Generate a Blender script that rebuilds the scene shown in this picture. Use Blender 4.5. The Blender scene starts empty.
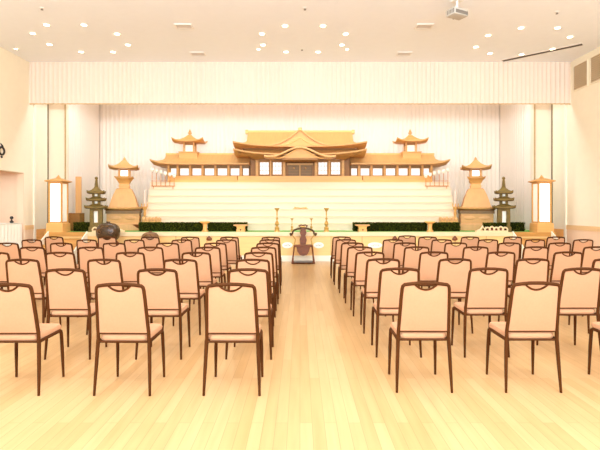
import bpy, bmesh, math, random
from mathutils import Vector, Matrix, noise
random.seed(7)
C = bpy.context.scene.collection
PI = math.pi
F, CX, HY, CAM = 474.0, 300.0, 210.0, 1.49      # focal length, vanishing point, eye height (measured)

def X(px, d): return (px - CX) * d / F
def Z(py, d): return CAM - (py - HY) * d / F
def S(d): return d / F

# ------------------------------------------------------------------ materials
def lin(c):
    c = c / 255.0
    return c / 12.92 if c <= 0.04045 else ((c + 0.055) / 1.055) ** 2.4
def rgb(t): return (lin(t[0]), lin(t[1]), lin(t[2]), 1)

def mat(name, col, rough=0.6, var=0.06, scale=6.0, metal=0.0, stretch=(1, 1, 1), bump=0.0, emit=0.0, emit_col=None, spec=0.5):
    m = bpy.data.materials.new(name); m.use_nodes = True
    nt = m.node_tree; N = nt.nodes; L = nt.links
    b = N['Principled BSDF']
    b.inputs['Roughness'].default_value = rough
    b.inputs['Metallic'].default_value = metal
    b.inputs['Specular IOR Level'].default_value = spec
    tc = N.new('ShaderNodeTexCoord'); mp = N.new('ShaderNodeMapping'); mp.inputs['Scale'].default_value = stretch
    nz = N.new('ShaderNodeTexNoise'); nz.inputs['Scale'].default_value = scale; nz.inputs['Detail'].default_value = 3
    L.new(tc.outputs['Object'], mp.inputs['Vector']); L.new(mp.outputs['Vector'], nz.inputs['Vector'])
    cr = N.new('ShaderNodeValToRGB')
    c = rgb(col)
    cr.color_ramp.elements[0].position = 0.3; cr.color_ramp.elements[1].position = 0.7
    cr.color_ramp.elements[0].color = tuple(x * (1 - var) for x in c[:3]) + (1,)
    cr.color_ramp.elements[1].color = tuple(min(1, x * (1 + var)) for x in c[:3]) + (1,)
    L.new(nz.outputs['Fac'], cr.inputs['Fac']); L.new(cr.outputs['Color'], b.inputs['Base Color'])
    if bump:
        bp = N.new('ShaderNodeBump'); bp.inputs['Strength'].default_value = bump; bp.inputs['Distance'].default_value = 0.02
        L.new(nz.outputs['Fac'], bp.inputs['Height']); L.new(bp.outputs['Normal'], b.inputs['Normal'])
    if emit:
        b.inputs['Emission Color'].default_value = rgb(emit_col or col); b.inputs['Emission Strength'].default_value = emit
    return m

M = {}
M['ceiling'] = mat('ceiling_paint', (253, 250, 248), 0.85, 0.01)
M['wall'] = mat('cream_wall', (251, 233, 202), 0.8, 0.015)
M['wall_light'] = mat('pale_wall', (251, 234, 204), 0.8, 0.015)
M['wall_pink'] = mat('peach_wall', (246, 208, 172), 0.8, 0.015)
M['trim_wood'] = mat('trim_wood', (240, 196, 140), 0.5, 0.08, 5, stretch=(1, .2, 6))
M['curtain'] = mat('pleated_curtain', (250, 229, 208), 0.9, 0.01)
M['valance'] = mat('valance_cloth', (246, 219, 196), 0.9, 0.01)
M['hem'] = mat('curtain_hem', (214, 172, 116), 0.8, 0.04)
M['fabric'] = mat('peach_fabric', (197, 140, 99), 0.85, 0.03, 60)
M['frame'] = mat('bronze_frame', (78, 40, 12), 0.6, 0.12, 8, metal=0.0, spec=0.08)
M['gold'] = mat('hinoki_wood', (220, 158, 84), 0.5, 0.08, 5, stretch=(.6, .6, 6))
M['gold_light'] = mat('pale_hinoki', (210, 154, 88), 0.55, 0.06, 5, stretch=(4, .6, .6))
M['gold_dark'] = mat('dark_and_shaded_wood', (160, 104, 42), 0.55, 0.10, 8)  # dark wood tone; also paints shade into the soffit and tower cornice
M['olive'] = mat('olive_gilt', (132, 92, 30), 0.5, 0.1, 8)
M['orange'] = mat('orange_wood', (246, 178, 100), 0.5, 0.08, 3, stretch=(.5, 1, 6))
M['pinkwood'] = mat('pink_wood', (228, 166, 102), 0.55, 0.05, 4, stretch=(4, 4, .5))
M['white'] = mat('white_lacquer', (252, 240, 214), 0.5, 0.01)
M['tier'] = mat('tier_cloth', (246, 216, 182), 0.8, 0.012)
M['tierlip'] = mat('tier_lip', (240, 213, 168), 0.7, 0.02)
M['stone'] = mat('mossy_bronze', (126, 98, 36), 0.7, 0.2, 14, bump=0.3)
M['green'] = mat('green_felt', (104, 168, 60), 0.9, 0.1, 20)
M['leaf'] = mat('leaf_green', (72, 74, 18), 0.9, 0.35, 12, spec=0.05)
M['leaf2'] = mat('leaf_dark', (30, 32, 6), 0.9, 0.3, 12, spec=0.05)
M['drum'] = mat('dark_lacquer', (74, 50, 26), 0.25, 0.35, 9)
M['drum2'] = mat('brown_lacquer', (120, 76, 30), 0.35, 0.25, 9)
M['black'] = mat('black_metal', (44, 34, 22), 0.5, 0.1)
M['postdark'] = mat('dark_track', (120, 98, 62), 0.6, 0.08)
M['postmid'] = mat('tan_track', (188, 154, 104), 0.6, 0.08)
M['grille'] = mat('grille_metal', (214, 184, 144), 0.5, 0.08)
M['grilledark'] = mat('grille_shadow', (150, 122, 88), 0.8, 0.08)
M['slot'] = mat('slot_black', (66, 50, 34), 0.7, 0.05)
M['vent'] = mat('vent_metal', (226, 206, 184), 0.5, 0.03)
M['plastic'] = mat('white_plastic', (246, 236, 222), 0.4, 0.02)
M['grey'] = mat('grey_plastic', (120, 108, 96), 0.45, 0.05)
M['projector'] = mat('projector_shell', (196, 184, 168), 0.4, 0.03)
M['lens'] = mat('dark_glass', (70, 60, 60), 0.1, 0.05)
M['brass'] = mat('brass', (206, 160, 84), 0.3, 0.1, 10, metal=0.6)
M['brown'] = mat('carved_brown', (120, 60, 16), 0.5, 0.2, 14)
M['cushion'] = mat('red_cushion', (150, 50, 36), 0.8, 0.1)
M['candle'] = mat('pale_candle', (240, 204, 180), 0.5, 0.02)
M['fascia'] = mat('cream_fascia', (246, 216, 166), 0.5, 0.02)
M['landing'] = mat('landing_wood', (206, 146, 70), 0.5, 0.08, 5, stretch=(.6, 4, 4))
M['stage'] = mat('stage_wood', (254, 200, 126), 0.5, 0.05, 3, stretch=(.5, 1, 6))
M['panel'] = mat('wing_panel', (250, 226, 196), 0.6, 0.01)
M['stem'] = mat('stem_wood', (206, 128, 60), 0.5, 0.06)
M['plaque'] = mat('plaque_white', (252, 244, 226), 0.6, 0.01)
M['ink'] = mat('brown_ink', (120, 92, 58), 0.7, 0.1)
M['lamp'] = mat('downlight_glow', (255, 248, 220), 0.5, 0.0, emit=9.0, emit_col=(255, 238, 196))
M['paper'] = mat('lit_paper', (255, 252, 244), 0.6, 0.0, emit=1.1, emit_col=(255, 250, 240))
M['paper_dim'] = mat('dim_paper', (253, 240, 218), 0.6, 0.01, emit=0.2, emit_col=(255, 244, 224))
M['pane'] = mat('window_glow', (236, 240, 236), 0.4, 0.03, 30, emit=0.3, emit_col=(226, 240, 250))
M['cloth'] = mat('white_cloth', (253, 243, 222), 0.85, 0.01)

def floor_material():
    m = bpy.data.materials.new('maple_floor'); m.use_nodes = True
    nt = m.node_tree; N = nt.nodes; L = nt.links; b = N['Principled BSDF']
    tc = N.new('ShaderNodeTexCoord'); mp = N.new('ShaderNodeMapping'); mp.inputs['Rotation'].default_value = (0, 0, PI / 2)
    br = N.new('ShaderNodeTexBrick')
    br.inputs['Scale'].default_value = 1.0
    br.inputs['Brick Width'].default_value = 1.4; br.inputs['Row Height'].default_value = 0.085
    br.inputs['Mortar Size'].default_value = 0.002; br.inputs['Mortar Smooth'].default_value = 0.4
    br.offset = 0.37
    br.inputs['Color1'].default_value = rgb((206, 162, 110)); br.inputs['Color2'].default_value = rgb((194, 146, 92))
    br.inputs['Mortar'].default_value = rgb((176, 128, 78))
    br.inputs['Bias'].default_value = -0.25
    L.new(tc.outputs['Object'], mp.inputs['Vector']); L.new(mp.outputs['Vector'], br.inputs['Vector'])
    mp2 = N.new('ShaderNodeMapping'); mp2.inputs['Scale'].default_value = (14, .8, 1)
    nz = N.new('ShaderNodeTexNoise'); nz.inputs['Scale'].default_value = 1.5; nz.inputs['Detail'].default_value = 5
    L.new(tc.outputs['Object'], mp2.inputs['Vector']); L.new(mp2.outputs['Vector'], nz.inputs['Vector'])
    cr = N.new('ShaderNodeValToRGB'); cr.color_ramp.elements[0].color = (.88, .84, .78, 1); cr.color_ramp.elements[1].color = (1, 1, 1, 1)
    cr.color_ramp.elements[0].position = .3; cr.color_ramp.elements[1].position = .6
    L.new(nz.outputs['Fac'], cr.inputs['Fac'])
    mx = N.new('ShaderNodeMixRGB'); mx.blend_type = 'MULTIPLY'; mx.inputs['Fac'].default_value = 0.7
    L.new(br.outputs['Color'], mx.inputs['Color1']); L.new(cr.outputs['Color'], mx.inputs['Color2'])
    L.new(mx.outputs['Color'], b.inputs['Base Color'])
    b.inputs['Roughness'].default_value = 0.28; b.inputs['Specular IOR Level'].default_value = 0.4
    return m
M['floor'] = floor_material()

# ------------------------------------------------------------------ mesh helpers
def nb(): return bmesh.new()

def box(bm, x0, x1, y0, y1, z0, z1, bev=0.0, seg=1):
    r = bmesh.ops.create_cube(bm, size=1.0)
    vs = r['verts']
    for v in vs:
        v.co = Vector(((x0 + x1) / 2 + v.co.x * (x1 - x0), (y0 + y1) / 2 + v.co.y * (y1 - y0), (z0 + z1) / 2 + v.co.z * (z1 - z0)))
    if bev:
        es = list({e for v in vs for e in v.link_edges})
        bmesh.ops.bevel(bm, geom=es, offset=bev, segments=seg, affect='EDGES', profile=0.5)
    return bm

def tube(bm, pts, r, n=8, cap=True, closed=False):
    pts = [Vector(p) for p in pts]; rings = []
    k = len(pts); up = None
    rad = r if isinstance(r, (list, tuple)) else [r] * k
    for i, p in enumerate(pts):
        a = pts[i - 1] if (i > 0 or closed) else p
        b = pts[(i + 1) % k] if (i < k - 1 or closed) else p
        t = (b - a).normalized()
        if up is None:
            up = Vector((0, 0, 1)) if abs(t.z) < 0.9 else Vector((0, 1, 0))
        s = t.cross(up).normalized(); up = s.cross(t).normalized()
        rings.append([bm.verts.new(p + (s * math.cos(2 * PI * j / n) + up * math.sin(2 * PI * j / n)) * rad[i]) for j in range(n)])
    for i in range(k if closed else k - 1):
        A, B = rings[i], rings[(i + 1) % k]
        for j in range(n):
            bm.faces.new((A[j], A[(j + 1) % n], B[(j + 1) % n], B[j]))
    if cap and not closed:
        bm.faces.new(list(reversed(rings[0]))); bm.faces.new(rings[-1])
    return bm

def lathe(bm, prof, cx=0, cy=0, n=20, sy=1.0):
    rings = []
    for r, z in prof:
        r = max(r, 0.0005)
        rings.append([bm.verts.new((cx + r * math.cos(2 * PI * j / n), cy + sy * r * math.sin(2 * PI * j / n), z)) for j in range(n)])
    for A, B in zip(rings, rings[1:]):
        for j in range(n):
            bm.faces.new((A[j], A[(j + 1) % n], B[(j + 1) % n], B[j]))
    bm.faces.new(list(reversed(rings[0]))); bm.faces.new(rings[-1])
    return bm

def rect_ring(hx, hy, z, lift=0.0, n=10, cx=0, cy=0):
    pts = []
    def L(a, b): return lift * (abs(a) ** 3) * (abs(b) ** 3)
    for i in range(n): t = -1 + 2 * i / n; pts.append((t, -1))
    for i in range(n): t = -1 + 2 * i / n; pts.append((1, t))
    for i in range(n): t = 1 - 2 * i / n; pts.append((t, 1))
    for i in range(n): t = 1 - 2 * i / n; pts.append((-1, t))
    return [(cx + a * hx, cy + b * hy, z + L(a, b)) for a, b in pts]

def loft(bm, rings, cap0=True, cap1=True):
    R = [[bm.verts.new(p) for p in r] for r in rings]
    n = len(R[0])
    for A, B in zip(R, R[1:]):
        for j in range(n):
            bm.faces.new((A[j], A[(j + 1) % n], B[(j + 1) % n], B[j]))
    if cap0: bm.faces.new(list(reversed(R[0])))
    if cap1: bm.faces.new(R[-1])
    return bm

def curved_roof(bm, cx, cy, zr, ze, ax, ay, bx, by, lift, th, p=1.8, gable=0.0, steps=9, n=10):
    """Japanese roof: a short ridge at zr sweeping down concavely to lifted eaves at ze; gable>0 keeps the ends upright first."""
    rings = []
    for i in range(steps + 1):
        v = i / steps
        z = zr + (ze - zr) * (1 - (1 - v) ** p)
        g = 0 if v <= gable else ((v - gable) / (1 - gable)) ** 1.5
        rings.append(rect_ring(ax + (bx - ax) * (g if gable else v), ay + (by - ay) * v, z, lift * v * v * v, n, cx, cy))
    rings.append(rect_ring(bx * .995, by * .995, ze - th, lift, n, cx, cy))
    rings.append(rect_ring(bx * .80, by * .72, ze - th * 1.2, 0, n, cx, cy))
    return loft(bm, rings)

def prism(bm, poly, y0, y1):
    """poly is a list of (x, z), extruded from y0 to y1"""
    A = [bm.verts.new((x, y0, z)) for x, z in poly]; B = [bm.verts.new((x, y1, z)) for x, z in poly]
    n = len(A)
    bm.faces.new(A); bm.faces.new(list(reversed(B)))
    for i in range(n):
        bm.faces.new((A[i], B[i], B[(i + 1) % n], A[(i + 1) % n]))
    return bm

def obj(name, bm, m, parent=None, smooth=False, loc=None):
    bmesh.ops.recalc_face_normals(bm, faces=bm.faces)
    me = bpy.data.meshes.new(name); bm.to_mesh(me); bm.free()
    me.materials.append(m)
    if smooth:
        for p in me.polygons: p.use_smooth = True
        try: me.set_sharp_from_angle(angle=math.radians(40))
        except Exception: pass
    o = bpy.data.objects.new(name, me); C.objects.link(o)
    if parent: o.parent = parent
    if loc: o.location = loc
    return o

def tag(o, label, cat, group=None, kind=None):
    o['label'] = label; o['category'] = cat
    if group: o['group'] = group
    if kind: o['kind'] = kind
    return o

def thing(name, label, cat, loc=(0, 0, 0), rz=0, group=None):
    o = bpy.data.objects.new(name, None); o.empty_display_size = 0.1; C.objects.link(o)
    o.location = loc; o.rotation_euler = (0, 0, rz)
    return tag(o, label, cat, group)

def struct(name, bm, m, smooth=False):
    o = obj(name, bm, m, None, smooth); o['kind'] = 'structure'; return o

def dup(root, loc, rz, label, group=None):
    def cp(o, par):
        c = o.copy(); C.objects.link(c)
        if par: c.parent = par
        for ch in o.children: cp(ch, c)
        return c
    r = cp(root, None); r.location = loc; r.rotation_euler = (0, 0, rz); r['label'] = label
    if group: r['group'] = group
    return r

# ------------------------------------------------------------------ camera, world, lights
cam = bpy.data.cameras.new('camera'); co = bpy.data.objects.new('camera', cam); C.objects.link(co)
cam.sensor_width = 36; cam.lens = F / 600 * 36; cam.shift_y = -15 / 600; cam.clip_end = 100
co.location = (0, 0, CAM); co.rotation_euler = (PI / 2, 0, 0)
sc = bpy.context.scene; sc.camera = co
sc.view_settings.view_transform = 'Standard'; sc.view_settings.look = 'None'; sc.view_settings.exposure = 0.235; sc.view_settings.gamma = 1.0

w = bpy.data.worlds.new('world'); sc.world = w; w.use_nodes = True
w.node_tree.nodes['Background'].inputs['Color'].default_value = (.82, .985, 1.13, 1)
w.node_tree.nodes['Background'].inputs['Strength'].default_value = 0.95

def area(name, loc, size, power, rot=(0, 0, 0), col=(.80, .985, 1.17)):
    l = bpy.data.lights.new(name, 'AREA'); l.shape = 'RECTANGLE'; l.size, l.size_y = size; l.energy = power; l.color = col
    o = bpy.data.objects.new(name, l); C.objects.link(o); o.location = loc; o.rotation_euler = rot
    return o
area('house_light', (0, 3.0, 5.7), (11, 4), 70)
area('house_light', (0, 7.8, 5.7), (11, 2.4), 130)
area('stage_light', (0, 14.35, 5.7), (14, 0.7), 215, (math.radians(8), 0, 0))
area('alcove_fill', (-9.0, 12.2, 2.7), (.8, .8), 22)  # unseen fill lamp added to brighten the recess
area('ceiling_fill', (0, -1.3, 3.6), (12, 1.6), 1450, (math.radians(122), 0, 0))  # added fill behind the camera to lift the ceiling, not a fixture

# ------------------------------------------------------------------ the room
RX, HC = 7.9, 5.80
YB = -1.8                       # how far the room reaches behind the camera
SF, ST = 13.75, 0.845           # stage front, stage top height
BK = 17.3                       # back curtain
bm = nb(); box(bm, -10.2, RX + .2, YB, BK + .5, -0.1, 0); struct('floor', bm, M['floor'])
bm = nb(); box(bm, -RX - .2, RX + .2, YB, BK + .5, HC, HC + .15); struct('ceiling', bm, M['ceiling'])
OP0, OP1, OPZ = 11.4, 13.57, 2.55
bm = nb()
box(bm, -RX - .2, -RX, YB, OP0, 0, HC); box(bm, -RX - .2, -RX, OP0, OP1, OPZ, HC); box(bm, -RX - .2, -RX, OP1, BK + .5, 0, HC)
struct('wall_left', bm, M['wall'])
bm = nb()
box(bm, -10.2, -10.05, OP0 - .8, OP1 + .3, 0, 2.9); box(bm, -10.05, -RX - .2, OP1 + .15, OP1 + .3, 0, 2.9)
box(bm, -10.05, -RX - .2, OP0 - .8, OP0 - .65, 0, 2.9); box(bm, -10.05, -RX - .2, OP0 - .65, OP1 + .15, 2.75, 2.9)
box(bm, -8.1, -7.901, 13.555, 13.569, 0, 2.55); struct('wall_alcove', bm, M['wall_pink'])
bm = nb(); box(bm, RX, RX + .2, YB, BK + .5, 0, HC); struct('wall_right', bm, M['wall'])
bm = nb(); box(bm, -RX, RX, BK + .3, BK + .5, 0, HC); struct('wall_back', bm, M['wall_light'])
# wing panels beside the stage mouth
for sgn, nm in ((-1, 'wall_wing_left'), (1, 'wall_wing_right')):
    bm = nb(); a, b = sorted((sgn * 7.295, sgn * RX)); box(bm, a, b, 14.86, 14.96, 0, HC); struct(nm, bm, M['panel'])
    bm = nb(); a, b = sorted((sgn * (RX - .012), sgn * RX)); box(bm, a, b, 14.1, 14.86, 0.92, HC); struct('trim_1' if sgn < 0 else 'trim_2', bm, M['wall_light'])
    bm = nb(); a, b = sorted((sgn * (RX - .03), sgn * RX)); box(bm, a, b, 14.16, 14.86, 0, .91); struct('trim_3' if sgn < 0 else 'trim_4', bm, M['orange'])
    # chair rail and wainscot on the side wall
    bm = nb(); y0 = OP1 if sgn < 0 else YB
    box(bm, a, b, y0 if sgn > 0 else OP1 + .02, 14.02, .92, 1.05); struct('trim_5' if sgn < 0 else 'trim_6', bm, M['trim_wood'])
    bm = nb(); a2, b2 = sorted((sgn * (RX - .015), sgn * RX)); box(bm, a2, b2, y0 if sgn > 0 else OP1 + .02, 14.02, .12, .92); struct('trim_7' if sgn < 0 else 'trim_8', bm, M['wall_pink'])
    bm = nb(); box(bm, a, b, y0 if sgn > 0 else OP1 + .02, 14.02, 0, .12); struct('baseboard_left' if sgn < 0 else 'baseboard_right', bm, M['trim_wood'])
    bm = nb(); a3, b3 = sorted((sgn * (RX - .04), sgn * RX)); box(bm, a3, b3, 14.03, 14.13, 0, HC); struct('trim_9' if sgn < 0 else 'trim_10', bm, M['white'])
    # upright tracks at the stage mouth
    xo = sgn * (300 - 47.6) * 14.85 / F; bm = nb(); box(bm, xo - .03, xo + .03, 14.80, 14.86, ST, 5.3); struct('trim_11' if sgn < 0 else 'trim_12', bm, M['postdark'])
    xi = sgn * (300 - 65.5) * 14.85 / F; bm = nb(); box(bm, xi - .016, xi + .016, 14.82, 14.86, ST, 5.3); struct('trim_13' if sgn < 0 else 'trim_14', bm, M['postmid'])

# stage
bm = nb(); box(bm, -7.42, 7.42, SF, BK + .2, .17, ST - .115); struct('stage_front', bm, M['stage'])
bm = nb(); box(bm, -6.15, 6.15, SF - .035, 14.0, ST - .115, ST, .004); box(bm, -7.42, 7.42, 14.0, BK + .2, ST - .115, ST - .004); struct('stage_fascia', bm, M['fascia'])
for a, b, nm in ((-7.42, -6.15, 'stage_landing_left'), (6.15, 7.42, 'stage_landing_right')):
    bm = nb(); box(bm, a, b, SF - .03, 14.0, ST - .115, ST, .004); struct(nm, bm, M['landing'])
bm = nb(); box(bm, -7.42, 7.42, SF - .02, BK + .2, 0, .17); struct('stage_plinth', bm, M['white'])
bm = nb(); box(bm, -7.42, 7.42, 14.0, BK + .15, ST - .004, ST); struct('stage_carpet', bm, M['green'])
bm = nb()
for i in range(-8, 9):
    box(bm, i * .9 - .006, i * .9 + .006, SF - .006, SF, .17, ST - .115)
struct('stage_panel_joints', bm, M['gold_dark'])

# curtains
def pleats(bm, path, z0, z1, amp, pitch, nz=1, flare=0.0):
    """wavy cloth sheet along a straight path (x0,y0)->(x1,y1)"""
    (x0, y0), (x1, y1) = path
    Ln = math.hypot(x1 - x0, y1 - y0); n = int(Ln / pitch) * 8
    tx, ty = (x1 - x0) / Ln, (y1 - y0) / Ln; nx, ny = -ty, tx
    cols = []
    for i in range(n + 1):
        t = i / n; s = t * Ln; ph = s / pitch * 2 * PI
        ph += 1.2 * math.sin(s * 1.7) + .6 * math.sin(s * 4.3)
        col = []
        for k in range(nz + 1):
            v = k / nz; a = amp * (1 + flare * (1 - v)) * (0.75 + .25 * math.sin(s * 2.9))
            o = a * math.sin(ph) + .3 * a * math.sin(2 * ph + 1)
            col.append(bm.verts.new((x0 + tx * s + nx * o, y0 + ty * s + ny * o, z0 + (z1 - z0) * v)))
        cols.append(col)
    for A, B in zip(cols, cols[1:]):
        for k in range(nz): bm.faces.new((A[k], B[k], B[k + 1], A[k + 1]))
    return bm
VZ = Z(103.6, 13.78)
t = thing('curtain_valance', 'cream pleated valance hanging across the top of the stage mouth', 'curtain', (0, 13.8, HC))
t2 = obj('cloth', pleats(nb(), ((-RX + .02, 0), (RX - .02, 0)), VZ - HC, -.005, .014, .13), M['valance'], t, True)
obj('hem', pleats(nb(), ((-RX + .02, -.004), (RX - .02, -.004)), VZ - HC - .02, VZ - HC + .012, .014, .13), M['hem'], t, True)
tag(obj('back_curtain', pleats(nb(), ((-7.295, BK), (7.295, BK)), ST + .002, HC - .02, .013, .16, flare=.3), M['curtain'], None, True),
    'wide cream pleated curtain hanging behind the golden shrine', 'curtain')
tag(obj('side_curtain', pleats(nb(), ((-7.30, 14.965), (-7.30, BK - .015)), ST + .002, HC - .02, .013, .16, flare=.3), M['curtain'], None, True),
    'cream pleated side curtain at the left end of the stage', 'curtain', 'stage side curtains')
tag(obj('side_curtain', pleats(nb(), ((7.30, 14.965), (7.30, BK - .015)), ST + .002, HC - .02, .013, .16, flare=.3), M['curtain'], None, True),
    'cream pleated side curtain at the right end of the stage', 'curtain', 'stage side curtains')

# stage steps, at both ends of the stage front
for sgn, side in ((-1, 'left'), (1, 'right')):
    x0, x1 = -.545, .545
    t = thing('stage_steps', 'wooden steps with pale slanting sides at the %s end of the stage' % side, 'steps', (sgn * 6.72, SF - .04, 0), 0, 'steps up to the stage')
    n = 4
    for i in range(n):
        h = ST * (n - i) / (n + 1) ; yb = -(i) * .27
        bm = nb(); box(bm, x0, x1, yb - .27, yb, h - .03, h, .006); obj('tread', bm, M['landing'], t)
        bm = nb(); box(bm, x0 + .01, x1 - .01, yb - .25, yb - .235, max(0, h - ST / (n + 1)), h - .03); obj('riser', bm, M['gold'], t)
    for s2 in (-1, 1):
        bm = nb()
        prof = [(0.0, ST + .03), (0, 0), (-1.15, 0), (-1.15, .16)]
        xa = s2 * .56
        A = [bm.verts.new((xa - .015, y, z)) for y, z in prof]; B = [bm.verts.new((xa + .015, y, z)) for y, z in prof]
        bm.faces.new(A); bm.faces.new(list(reversed(B)))
        for i in range(4): bm.faces.new((A[i], B[i], B[(i + 1) % 4], A[(i + 1) % 4]))
        obj('stringer', bm, M['white'], t)

# ------------------------------------------------------------------ ceiling fittings
def downlight_proto():
    t = thing('downlight', '', 'ceiling light', (0, 0, HC), 0)
    bm = nb(); lathe(bm, [(.085, 0), (.085, -.012), (.066, -.014), (.062, -.004)], n=20); obj('trim_ring', bm, M['plastic'], t, True)
    bm = nb(); lathe(bm, [(.064, -.011), (.064, -.0145), (.03, -.022), (0, -.024)], n=16); obj('lamp_lens', bm, M['lamp'], t, True)
    return t
hours = ['seven', 'eight', 'ten', 'eleven', 'one', 'two', 'four', 'five']
rings = {
    'left': [(81, 52), (49.5, 44.5), (33, 33.5), (46.5, 25), (84, 25), (117, 34), (128, 45), (113, 52)],
    'middle': [(286, 52), (263, 45), (262, 34), (285, 26), (323, 26), (345.7, 34), (342, 45), (318, 52)],
    'right': [(490, 53.5), (476, 47), (488, 35.5), (521, 28), (557.5, 28), (570, 37), (552.5, 49), (521.5, 54.5)]}
dl = None
def place_dl(px, py, label, group, sc_=1.0):
    global dl
    d = (HC - .01 - CAM) * F / (HY - py); loc = (X(px, d), d, HC)
    if dl is None:
        dl = downlight_proto(); o = dl; o.location = loc; o['label'] = label; o['group'] = group
    else: o = dup(dl, loc, 0, label, group)
    o.scale = (sc_,) * 3
    return o
for ring, pts in rings.items():
    for h, (px, py) in zip(hours, pts):
        place_dl(px, py, 'glowing round downlight at %s o\'clock in the %s ceiling ring' % (h, ring), 'ceiling downlights in rings')
place_dl(258.5, 49.5, 'small downlight just outside the middle ceiling ring, lower left', 'small stray downlights', .7)
place_dl(347, 49.5, 'small downlight just outside the middle ceiling ring, lower right', 'small stray downlights', .7)
place_dl(16, 49, 'faint downlight alone near the left wall', 'small stray downlights', .7)

def ceil_pt(px, py): 
    d = (HC - CAM) * F / (HY - py); return X(px, d), d
for px, py, wx, lab in ((184, 26, .36, 'grey ceiling air vent above the left part of the valance, nearer one'),
                        (198, 53.5, .36, 'pale ceiling air vent just in front of the valance, left one'),
                        (404, 53.5, .36, 'pale ceiling air vent just in front of the valance, right one'),
                        (424, 26, .36, 'pale square ceiling vent left of the projector')):
    x, y = ceil_pt(px, py)
    t = thing('ceiling_vent', lab, 'vent', (x, y, HC), 0, 'ceiling air vents')
    bm = nb()
    for a, b, c, d in ((-.2, .2, -.14, -.11), (-.2, .2, .11, .14), (-.2, -.17, -.11, .11), (.17, .2, -.11, .11)): box(bm, a, b, c, d, -.02, 0)
    obj('frame', bm, M['plastic'], t)
    bm = nb()
    for i in range(5): box(bm, -.17, .17, -.1 + i * .045, -.08 + i * .045, -.016, -.002)
    obj('slats', bm, M['vent'], t)
    bm = nb(); box(bm, -.17, .17, -.11, .11, -.0015, 0); obj('duct', bm, M['grey'], t)
for px, py, lab in ((42, 8, 'tiny ceiling sprinkler above the left ring of lights'), (305, 8, 'tiny ceiling sprinkler above the middle ring of lights'),
                    (302, 49, 'tiny ceiling sprinkler inside the middle ring of lights'), (557, 12, 'tiny ceiling sprinkler above the right ring of lights')):
    x, y = ceil_pt(px, py)
    t = thing('sprinkler', lab, 'sprinkler', (x, y, HC), 0, 'ceiling sprinklers')
    bm = nb(); lathe(bm, [(.045, 0), (.045, -.008), (.015, -.014)], n=14); obj('rosette', bm, M['plastic'], t, True)
    bm = nb(); lathe(bm, [(.012, -.012), (.012, -.035), (.028, -.037), (.028, -.041)], n=12); obj('nozzle', bm, M['grey'], t, True)
# slot diffuser running diagonally
xa, ya = ceil_pt(502.5, 60.6); xb, yb = ceil_pt(582, 44)
ln = math.hypot(xb - xa, yb - ya)
t = thing('slot_diffuser', 'long dark slot diffuser running diagonally across the ceiling at right', 'vent', ((xa + xb) / 2, (ya + yb) / 2, HC), math.atan2(yb - ya, xb - xa))
bm = nb(); box(bm, -ln / 2, ln / 2, -.07, .07, -.012, 0); obj('slot', bm, M['slot'], t)
bm = nb(); box(bm, -ln / 2 - .01, ln / 2 + .01, -.085, -.07, -.016, 0); box(bm, -ln / 2 - .01, ln / 2 + .01, .07, .085, -.016, 0); obj('flange', bm, M['vent'], t)
# projector
pd = 9.75; px_, pz = X(457, pd), Z(12.5, pd)
t = thing('projector', 'white projector hanging from the ceiling at upper right', 'projector', (px_, pd, HC), math.radians(28))
h = pz - HC
bm = nb(); box(bm, -.19, .19, -.13, .13, h - .09, h + .05, .018, 2); obj('body', bm, M['projector'], t, True)
bm = nb(); box(bm, -.17, .17, -.134, -.125, h - .07, h + .0); obj('rear_panel', bm, M['grey'], t)
bm = nb()
for i in range(5): box(bm, -.192, -.188, -.1 + i * .04, -.08 + i * .04, h - .06, h + .02)
obj('side_grille', bm, M['grey'], t)
bm = nb(); lathe(bm, [(.05, 0), (.05, .05), (.035, .05), (.03, .04)], n=16)
bmesh.ops.rotate(bm, cent=(0, 0, 0), matrix=Matrix.Rotation(-PI / 2, 3, 'X'), verts=bm.verts); bmesh.ops.translate(bm, vec=(.07, .12, h - .02), verts=bm.verts)
obj('lens', bm, M['lens'], t, True)
bm = nb(); tube(bm, [(0, 0, 0), (0, 0, h + .05)], .025, 12); obj('mount_pole', bm, M['plastic'], t, True)
bm = nb(); box(bm, -.1, .1, -.1, .1, -.02, 0, .005); obj('ceiling_plate', bm, M['plastic'], t)

# wall louvres at upper right
for i, (d0, d1, zt, lab) in enumerate(((12.98, 13.68, None, 'tan louvred wall grille next to the valance end at upper right'), (11.9, 12.88, None, 'tan louvred wall grille cut by the right edge of the photo'))):
    z0, z1 = Z(90.5, 13.5), Z(64.5, 13.5)
    t = thing('wall_grille', lab, 'vent', (RX, (d0 + d1) / 2, z0), 0, 'louvred grilles on the right wall')
    hw = (d1 - d0) / 2; H = z1 - z0
    bm = nb()
    box(bm, -.03, 0, -hw, hw, 0, .03); box(bm, -.03, 0, -hw, hw, H - .03, H); box(bm, -.03, 0, -hw, -hw + .03, .03, H - .03); box(bm, -.03, 0, hw - .03, hw, .03, H - .03)
    obj('frame', bm, M['wall'], t)
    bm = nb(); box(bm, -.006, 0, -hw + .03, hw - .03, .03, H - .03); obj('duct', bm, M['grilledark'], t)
    bm = nb(); k = 13
    for j in range(k):
        z = .04 + j * (H - .09) / (k - 1); box(bm, -.024, -.008, -hw + .03, hw - .03, z, z + .03)
    obj('louvres', bm, M['grille'], t)

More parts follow.
